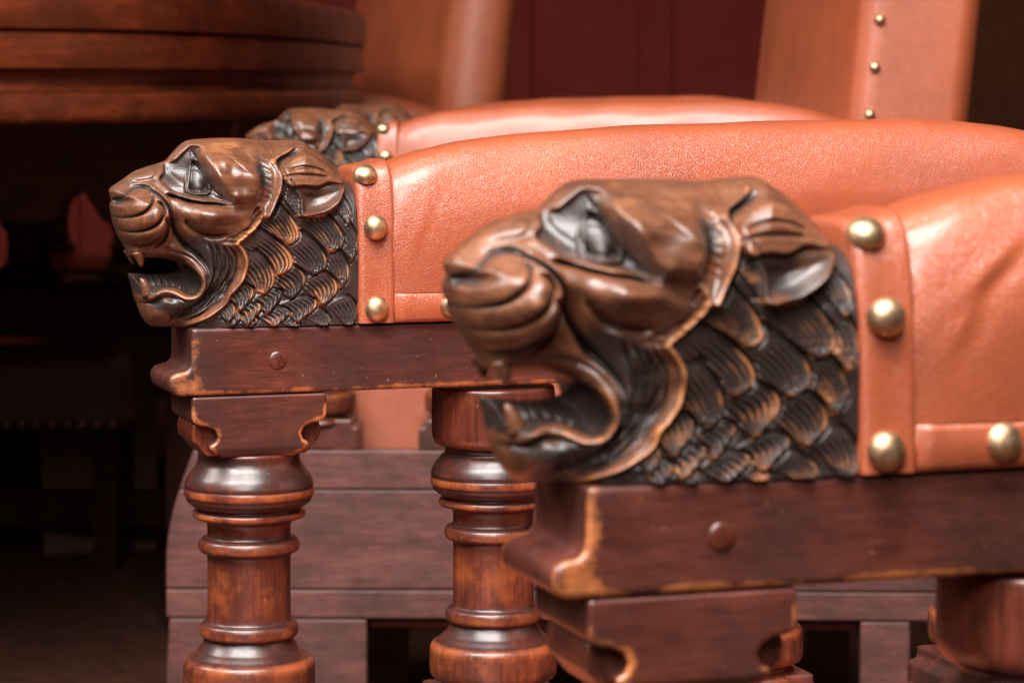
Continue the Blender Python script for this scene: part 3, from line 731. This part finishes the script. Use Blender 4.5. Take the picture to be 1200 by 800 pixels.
def rounded_slab(name, x0, x1, y0, y1, z0, z1, r, bulge, mat, rake=0.0, n=20):
    """upholstered block: rounded corners in plan, rounded top, soft faces"""
    out = []
    for (cx, cy, a0) in ((x1 - r, y1 - r, 0), (x0 + r, y1 - r, 90), (x0 + r, y0 + r, 180), (x1 - r, y0 + r, 270)):
        for k in range(9):
            a = math.radians(a0 + 90 * k / 8); out.append((cx + r * math.cos(a), cy + r * math.sin(a)))
    dens = []
    for a, b in zip(out, out[1:] + out[:1]):
        L = math.hypot(b[0] - a[0], b[1] - a[1]); m = max(1, int(L / 0.22))
        for k in range(m): dens.append((a[0] + (b[0] - a[0]) * k / m, a[1] + (b[1] - a[1]) * k / m))
    cx, cy = (x0 + x1) / 2, (y0 + y1) / 2; hx, hy = (x1 - x0) / 2, (y1 - y0) / 2
    lev = [(z0, -r * 0.5), (z0 + 0.02, -r * 0.15), (z0 + r * 0.5, 0)] + [(z0 + r * 0.5 + (z1 - z0 - 1.5 * r) * k / n, 0) for k in range(1, n + 1)] + [(z1 - r * (1 - math.sin(math.pi / 2 * k / 6)), -r * (1 - math.cos(math.pi / 2 * k / 6))) for k in range(1, 7)]
    P = np.zeros((len(lev), len(dens), 3))
    for i, (z, o) in enumerate(lev):
        tz = (z - z0) / (z1 - z0)
        for j, (x, y) in enumerate(dens):
            fx, fy = (x - cx) / hx, (y - cy) / hy
            sx, sy = (hx + o) / hx, (hy + o) / hy
            bx = bulge * math.copysign(1, fx) * (1 - fy * fy) * max(0, min(1, (abs(fx) - 0.9) * 10)) * math.sin(math.pi * min(1, max(0, tz))) if abs(fx) > 0.9 else 0
            P[i, j] = (cx + (x - cx) * sx + bx + rake * (z - z0), cy + (y - cy) * sy, z)
    nu, nv = P.shape[:2]; fs = []
    for i in range(nu - 1):
        for j in range(nv): fs.append([i * nv + j, i * nv + (j + 1) % nv, (i + 1) * nv + (j + 1) % nv, (i + 1) * nv + j])
    fs.append(list(range(nv))[::-1]); fs.append([(nu - 1) * nv + j for j in range(nv)])
    return mesh_np(name, P.reshape(-1, 3), fs, mat)

def extrude_poly(name, pts, ylo, yhi, mat, bev=0.012, plane='xz', wear=0.0):
    bm = bmesh.new()
    mk = (lambda a, b, c: (a * V, c * V, b * V)) if plane == 'xz' else (lambda a, b, c: (c * V, a * V, b * V))
    va = [bm.verts.new(mk(x, z, ylo)) for x, z in pts]
    f = bm.faces.new(va); r = bmesh.ops.extrude_face_region(bm, geom=[f])
    d = Vector(mk(0, 0, yhi - ylo))
    bmesh.ops.translate(bm, verts=[e for e in r['geom'] if isinstance(e, bmesh.types.BMVert)], vec=d)
    bmesh.ops.recalc_face_normals(bm, faces=bm.faces)
    if bev: bmesh.ops.bevel(bm, geom=[e for e in bm.edges if e.calc_face_angle(0) > 0.5], offset=bev * V, segments=2, affect='EDGES', profile=0.6)
    me = bpy.data.meshes.new(name); bm.to_mesh(me); bm.free(); me.materials.append(mat)
    at = me.attributes.new('wear', 'FLOAT', 'POINT'); at.data.foreach_set('value', [wear] * len(me.vertices))
    return me
def box_pts(x0, x1, z0, z1): return [(x0, z0), (x1, z0), (x1, z1), (x0, z1)]

# ------------------------------------------------------------------ objects
COL = scene.collection
def link(name, me, parent=None, loc=(0, 0, 0), rot=(0, 0, 0)):
    o = bpy.data.objects.new(name, me); COL.objects.link(o); o.parent = parent
    o.location = Vector(loc) * V; o.rotation_euler = rot; return o
def thing(name, label, cat, loc, rz=0.0, group=None):
    o = bpy.data.objects.new(name, None); COL.objects.link(o); o.empty_display_size = 0.05
    o.location = loc; o.rotation_euler = (0, 0, rz); o['label'] = label; o['category'] = cat
    if group: o['group'] = group
    return o

# ---- the setting
def struct(name, me, loc=(0, 0, 0), rz=0.0):
    o = link(name, me); o.location = loc; o.rotation_euler = (0, 0, rz); o['kind'] = 'structure'; return o
fl = struct('floor', extrude_poly('floor', box_pts(-60, 110, -0.5, 0.0), -60, 130, M['carpet'], 0))
wall = struct('wall', extrude_poly('wall', box_pts(-60, 70, 0, 34), 0.0, 1.0, M['wall'], 0), cam_pt(0, 74), -TH)
# vertical boards and stiles of the panelling, in picture order along the wall
x = -42.0
widths = [3.2, 0.85, 2.75, 0.9]
wm = {wd: extrude_poly('wall_board', box_pts(0.02, wd - 0.05, 0.6, 33), -0.16 if wd < 1 else -0.05, 0.02, M['wall'], 0.03) for wd in widths}
k = 0
while x < 40:
    wd = widths[k % 4]; link('board', wm[wd], wall, (x, 0, 0)); x += wd; k += 1
link('skirting', extrude_poly('skirting', box_pts(-45, 45, 0.0, 1.6), -0.3, 0.0, M['wall'], 0.05), wall, (0, 0, 0))

# ---- shared meshes of a chair
HEAD = build_head()
HEAD2 = build_head(11, 0.0042)
UC = cone_tooth(*prof([(161.5, 297), (167, 313.5)], 0)[:, [0, 1]].tolist() and ((prof([(161.5, 296)], .6)[0][0], 0, prof([(161.5, 296)], .6)[0][1]), (prof([(167.5, 314)], .6)[0][0], 0, prof([(167.5, 314)], .6)[0][1])), 0.026, 0.006)
LC = cone_tooth((prof([(175, 347)], .6)[0][0], 0, prof([(175, 347)], .6)[0][1]), (prof([(166, 326)], .6)[0][0], 0, prof([(166, 326)], .6)[0][1]), 0.030, -0.006)
RAIL = make_rail(); BLOCK = make_block(); ROLL = make_hollow()
BAL1, BAL2 = make_baluster(False), make_baluster(True)
PLINTH = profile_solid('plinth', [(-0.40, -2.354), (0.40, -2.354), (0.40, -2.15), (0.385, -2.13), (0.35, -2.125), (0.33, -2.10), (0.335, -2.06), (0.32, -2.05), (-0.32, -2.05), (-0.335, -2.06), (-0.33, -2.10), (-0.35, -2.125), (-0.385, -2.13), (-0.40, -2.15)], -HT, HT, M['rail'], h=0.014, wear_w=0.025, wear_amp=0.6)
DOWEL = dome_mesh('dowel', 0.050, 0.012, M['turned'], 20, 4)
NAIL = dome_mesh('nail', 0.068, 0.056, M['brass'])
SNAIL = dome_mesh('nail', 0.056, 0.046, M['brass'], 14, 5)
PAD_A = make_pad([(1.42, 0.68, 38, 0.16, 0.011), (1.33, 0.52, 58, 0.13, 0.006), (1.75, 0.74, 22, 0.25, 0.004)])
PAD_B = make_pad([(1.30, 0.55, 70, 0.2, 0.004)])
BAND, STRIP = make_band(), make_strip()
BOXT = RT - 2.354                                  # top of the seat box above the floor
end = lambda z: -0.86 - 0.27 * math.sin(max(0, min(1, (BOXT - z) / 1.1)) * math.pi / 2)
def side_board(z0, z1, x1=6.6, inset=0.0):
    zz = np.linspace(z0, z1, 7); pts = [(end(z) + inset, z) for z in zz] + [(x1, z1), (x1, z0)]
    return extrude_poly('board', pts, -HT, -HT + 0.20, M['board'], 0.016)
SB = [side_board(BOXT - 0.375, BOXT), side_board(BOXT - 1.355, BOXT - 0.39), side_board(BOXT - 1.64, BOXT - 1.37)]
FOOT = extrude_poly('foot', [(-1.06, 0.0), (0.85, 0.0), (0.85, BOXT - 1.655), (-1.10, BOXT - 1.655), (-1.13, BOXT - 2.2)], -HT, -HT + 0.25, M['board'], 0.02)
RFOOT = extrude_poly('foot', box_pts(5.70, 6.18, 0.0, BOXT - 1.655), -HT, -HT + 0.25, M['board'], 0.02)
MOULD = lathe('bead', [(0.075, 0.86), (0.08, 0.9), (0.08, 5.65), (0.075, 5.69)], M['turned'], [0, 0, 0, 0], 16)
FRONTB = extrude_poly('front_board', box_pts(-SPAN / 2 - HT + 0.21, SPAN / 2 + HT - 0.21, BOXT - 1.64, BOXT - 0.01), -0.85, -0.65, M['board'], 0.016, plane='yz')
BACKB = extrude_poly('back_board', box_pts(-SPAN / 2 - HT + 0.21, SPAN / 2 + HT - 0.21, BOXT - 1.64, BOXT - 0.01), 6.2, 6.4, M['board'], 0.016, plane='yz')
DECK = extrude_poly('deck', box_pts(-SPAN / 2 + 0.1, SPAN / 2 - 0.1, BOXT - 0.45, BOXT - 0.26), -0.62, 6.18, M['darkwood'], 0.01, plane='yz')
CUSH = rounded_slab('seat_cushion', -0.70, 5.9, -SPAN / 2 + 0.36, SPAN / 2 - 0.36, BOXT - 0.24, BOXT + 0.46, 0.16, 0.0, M['leather'])
CUSH2 = rounded_slab('seat_cushion', -0.70, 5.9, -SPAN / 2 + 0.36, SPAN / 2 - 0.36, BOXT - 0.24, BOXT + 0.95, 0.16, 0.0, M['leather'])
BACK = rounded_slab('backrest', 0, 1.16, 0, 6.7, 0, 7.2, 0.22, 0.26, M['leather'], rake=0.11)
BACK3 = rounded_slab('backrest', 0, 1.16, 0, 6.7, 0, 7.2, 0.5, 0.30, M['leather'], rake=0.11)

co = np.empty(len(CUSH.vertices) * 3, np.float32); CUSH.vertices.foreach_get('co', co); co = co.reshape(-1, 3)
co[:, 2] -= np.where(co[:, 2] > (BOXT + 0.1) * V, 0.062 * (co[:, 0] + 0.7 * V), 0); CUSH.vertices.foreach_set('co', co.ravel()); CUSH.update()   # the seat slopes to the back
def armchair(label, loc, rz, sz=1.0, back_yaw=0.0, back_x=5.72, cushion=None, studs=True, far_short=0.0, pads=(PAD_B, PAD_B), nails_all=True):
    t = thing('armchair', label, 'armchair', loc, rz, 'armchairs along the table'); t.scale = (1, 1, sz)
    for side in (-1, 1):
        yc = side * SPAN / 2
        hd = link('lion_head', HEAD2 if (side < 0) == (far_short > 0) else HEAD, t, (0, yc, RT))
        if side > 0 and far_short: hd.scale.x = 1 - far_short; hd.location.x = -0.02 * V
        for me, yo in ((UC, 0.12), (UC, -0.12), (LC, 0.125), (LC, -0.125)): link('tooth', me, hd, (0, yo, 0))
        rl = link('arm_rail', RAIL, t, (0, yc, RT))
        for s in (-1, 1): link('dowel', DOWEL, rl, (0.462, s * HT, -0.18), (math.radians(90 * -s), 0, 0))
        bl = link('corner_block', BLOCK, t, (0, yc, RT)); link('corner_roll', ROLL, bl)
        for i, bx in enumerate((0.371, 1.76, 3.25, 4.83)):
            ba = link('baluster', BAL1 if i == 0 else BAL2, t, (bx, yc, RT), (0, 0, i * 1.3 + side))
            link('plinth', PLINTH, ba, (0, 0, 0), (0, 0, -(i * 1.3 + side)))
        pd = link('arm_pad', pads[0 if side < 0 else 1], t, (0, yc, RT))
        if side > 0 and far_short: pd.location.x = -0.95 * far_short * V - 0.02 * V
        link('end_strap', BAND, pd); link('nailing_strip', STRIP, pd)
        rs = random.Random(7 + side)
        for s in (-1, 1):
            rx = math.radians(90 * -s)
            spots = [(1.045, 0.310, 0.090), (1.045, 0.312, 0.520)] + [(1.045 + 0.425 * k, 0.314, 0.088) for k in range(1, 11)]
            for (nx, ny, nz) in spots:
                link('nail', NAIL, pd, (nx + rs.uniform(-.012, .012), s * ny, nz + rs.uniform(-.01, .01)), (rx + rs.uniform(-.16, .16), rs.uniform(-.16, .16), 0)).scale = (rs.uniform(.94, 1.05), rs.uniform(.94, 1.05), rs.uniform(.85, 1.05))
            if s < 0: link('nail', NAIL, pd, (1.01, s * 0.215, 0.796), (math.radians(-s * 32), 0, 0))
        rot = 0 if side < 0 else math.pi
        for me in SB:
            link('board', me, t, (0, yc, 0)) if side < 0 else link('board', me, t, (0, yc + 2 * HT - 0.20, 0))
        for me in (FOOT, RFOOT): link('foot', me, t, (0, yc if side < 0 else yc + 2 * HT - 0.25, 0))
        link('bead', MOULD, t, (0, yc - HT + 0.22 if side < 0 else yc + HT - 0.22, BOXT - 1.70), (0, math.radians(90), 0))
    link('front_board', FRONTB, t); link('back_board', BACKB, t); link('deck', DECK, t); link('seat_cushion', cushion or CUSH, t)
    bk = link('backrest', BACK if studs else BACK3, t, (back_x, -SPAN / 2 - 0.27, BOXT - 0.3), (0, 0, back_yaw))
    for k in range(14 if studs else 0):
        z = 0.35 + 0.463 * k
        for yy, rr in ((-0.002, 90), (6.702, -90)): link('nail', SNAIL, bk, (0.16 + 0.11 * z, yy, z), (math.radians(rr), 0, 0))
    return t

armchair('leather armchair with lion head arms, standing clear of the rounded table end', (0, 0, 0), 0.0, pads=(PAD_A, PAD_B), far_short=0.03)
def chair_at(label, lx, xc, zc, phi, sz=1.0, **kw):
    """chair whose near arm's outer face at local x = lx stands at camera ground point (xc, zc)"""
    rz = math.radians(phi) - TH; p = cam_pt(xc, zc)
    l = Matrix.Rotation(rz, 3, 'Z') @ Vector((lx * V, (-SPAN / 2 - HT) * V, 0))
    return armchair(label, (p.x - l.x, p.y - l.y, 0), rz, sz, **kw)
chair_at('leather armchair with lion head arms and studded upright back, tucked in beside the table', 0.95, -1.33, 28.0, -1.5, 1.004, back_yaw=math.radians(5.0), back_x=5.24, cushion=CUSH2)
chair_at('leather armchair with lion head arms beyond the table, its back against the maroon wall', 5.72, -1.45, 50.0, 20.0, studs=False)

# ---- the table
def outline_offset(pts, off):
    p = np.array(pts); n = len(p); out = []
    for i in range(n):
        d = p[(i + 1) % n] - p[i - 1]; d /= np.linalg.norm(d); out.append(p[i] + off * np.array([d[1], -d[0]]))
    return np.array(out)
TAB = spline([(-22, 28.6), (-14, 28.6), (-9, 29.0), (-6, 29.9), (-4.3, 31.4), (-3.3, 34.0), (-2.75, 38), (-2.42, 43.5), (-2.45, 47.5), (-3.2, 51.5), (-5.5, 54), (-10, 55), (-20, 55), (-25, 53), (-27.5, 49), (-28, 42), (-27, 32)], 7, True)
def table_band(name, levels, mat, wear=0.0):
    rings = [outline_offset(TAB, o) for _, o, _ in levels]; n = len(TAB); vs_, fs, wa = [], [], []
    for (z, _, w_), r in zip(levels, rings):
        for q in r: vs_.append((q[0], q[1], z)); wa.append(w_)
    for j in range(len(levels) - 1):
        for i in range(n): fs.append([j * n + i, j * n + (i + 1) % n, (j + 1) * n + (i + 1) % n, (j + 1) * n + i])
    fs.append(list(range(n))[::-1]); fs.append([(len(levels) - 1) * n + i for i in range(n)])
    return mesh_np(name, vs_, fs, mat, {'wear': wa, 'dark': [0.0] * len(vs_)})
tb_loc = cam_pt(0, 0, 0); tb_loc.z = 0
table = thing('conference_table', 'large polished dark wood table with rounded corner and stepped edge mouldings', 'table', tb_loc, -TH)
c0 = CAMH
link('tabletop', table_band('tabletop', [(c0 + 0.535, -0.05, 0.1), (c0 + 0.545, -0.005, 0.3), (c0 + 0.56, 0.0, 0.3), (c0 + 0.95, 0.0, 0.1), (c0 + 1.04, -0.03, 0.3), (c0 + 1.07, -0.09, 0.2)], M['table']), table)
link('moulding', table_band('moulding', [(c0 + 0.105, -0.10, 0.1), (c0 + 0.115, -0.05, 0.35), (c0 + 0.13, -0.045, 0.3), (c0 + 0.48, -0.045, 0.1), (c0 + 0.515, -0.06, 0.3), (c0 + 0.53, -0.12, 0.1)], M['table']), table)
link('cove', table_band('cove', [(c0 - 0.135, -0.13, 0), (c0 - 0.10, -0.19, 0), (c0 - 0.03, -0.235, 0), (c0 + 0.05, -0.21, 0), (c0 + 0.075, -0.15, 0), (c0 + 0.10, -0.15, 0)], M['table']), table)
link('moulding', table_band('moulding', [(c0 - 0.49, -0.14, 0.35), (c0 - 0.47, -0.09, 0.5), (c0 - 0.43, -0.055, 0.45), (c0 - 0.36, -0.04, 0.3), (c0 - 0.22, -0.05, 0.2), (c0 - 0.16, -0.08, 0.3), (c0 - 0.14, -0.14, 0.1)], M['table']), table)
# trestle below the top: cross beam, turned columns, foot beams
beam = [(-13, c0 - 0.6), (-13, c0 - 2.05), (-6.6, c0 - 2.05), (-6.45, c0 - 1.75), (-6.2, c0 - 1.60), (-5.9, c0 - 2.05), (-5.1, c0 - 2.3), (-4.3, c0 - 2.0), (-4.0, c0 - 0.6)]
link('cross_beam', extrude_poly('cross_beam', beam, 0, 0.9, M['table'], 0.03), table, (0, 41, 0))
colp = fine_profile([(0.42, c0 - 2.0, 0), (0.42, c0 - 2.15, 0), (0.30, c0 - 2.2, 0), (0.30, c0 - 2.7, 0), (0.46, c0 - 2.75, 0), (0.50, c0 - 2.95, 0), (0.5, c0 - 3.05, 0)], 0.06)
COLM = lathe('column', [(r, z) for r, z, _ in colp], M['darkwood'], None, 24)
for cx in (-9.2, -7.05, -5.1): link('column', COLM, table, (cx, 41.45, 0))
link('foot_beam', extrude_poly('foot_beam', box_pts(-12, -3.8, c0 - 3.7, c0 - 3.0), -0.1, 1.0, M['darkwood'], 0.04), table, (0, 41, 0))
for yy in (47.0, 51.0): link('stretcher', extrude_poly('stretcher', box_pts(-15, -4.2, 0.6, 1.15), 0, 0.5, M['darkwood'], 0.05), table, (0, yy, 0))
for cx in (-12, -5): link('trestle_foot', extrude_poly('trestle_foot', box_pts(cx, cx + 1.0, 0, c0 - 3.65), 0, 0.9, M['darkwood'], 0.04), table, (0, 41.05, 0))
# ---- leather stool under the table
st = thing('footstool', 'dark leather stool with brass nails along its lower edge, under the table', 'stool', cam_pt(-9.2, 46.0), -TH)
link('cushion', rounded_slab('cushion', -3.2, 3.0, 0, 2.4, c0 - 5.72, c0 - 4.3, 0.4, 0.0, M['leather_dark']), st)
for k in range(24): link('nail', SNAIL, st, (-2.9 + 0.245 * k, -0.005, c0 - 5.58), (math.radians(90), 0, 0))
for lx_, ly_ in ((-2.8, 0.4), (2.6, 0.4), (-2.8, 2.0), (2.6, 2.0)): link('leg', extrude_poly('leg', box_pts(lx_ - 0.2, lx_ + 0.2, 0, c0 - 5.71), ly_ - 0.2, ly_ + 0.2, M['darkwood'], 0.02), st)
# ---- dark door behind the chairs
dr = thing('door', 'nearly black wooden door behind the studded armchair back', 'door', cam_pt(14.6, 70), -TH)
link('leaf', extrude_poly('leaf', box_pts(-4.3, 5, 0, 24), 0, 0.5, M['door'], 0.04), dr)
link('frame', extrude_poly('frame', box_pts(-4.9, -4.32, 0, 24.6), -0.25, 0.6, M['door'], 0.05), dr)
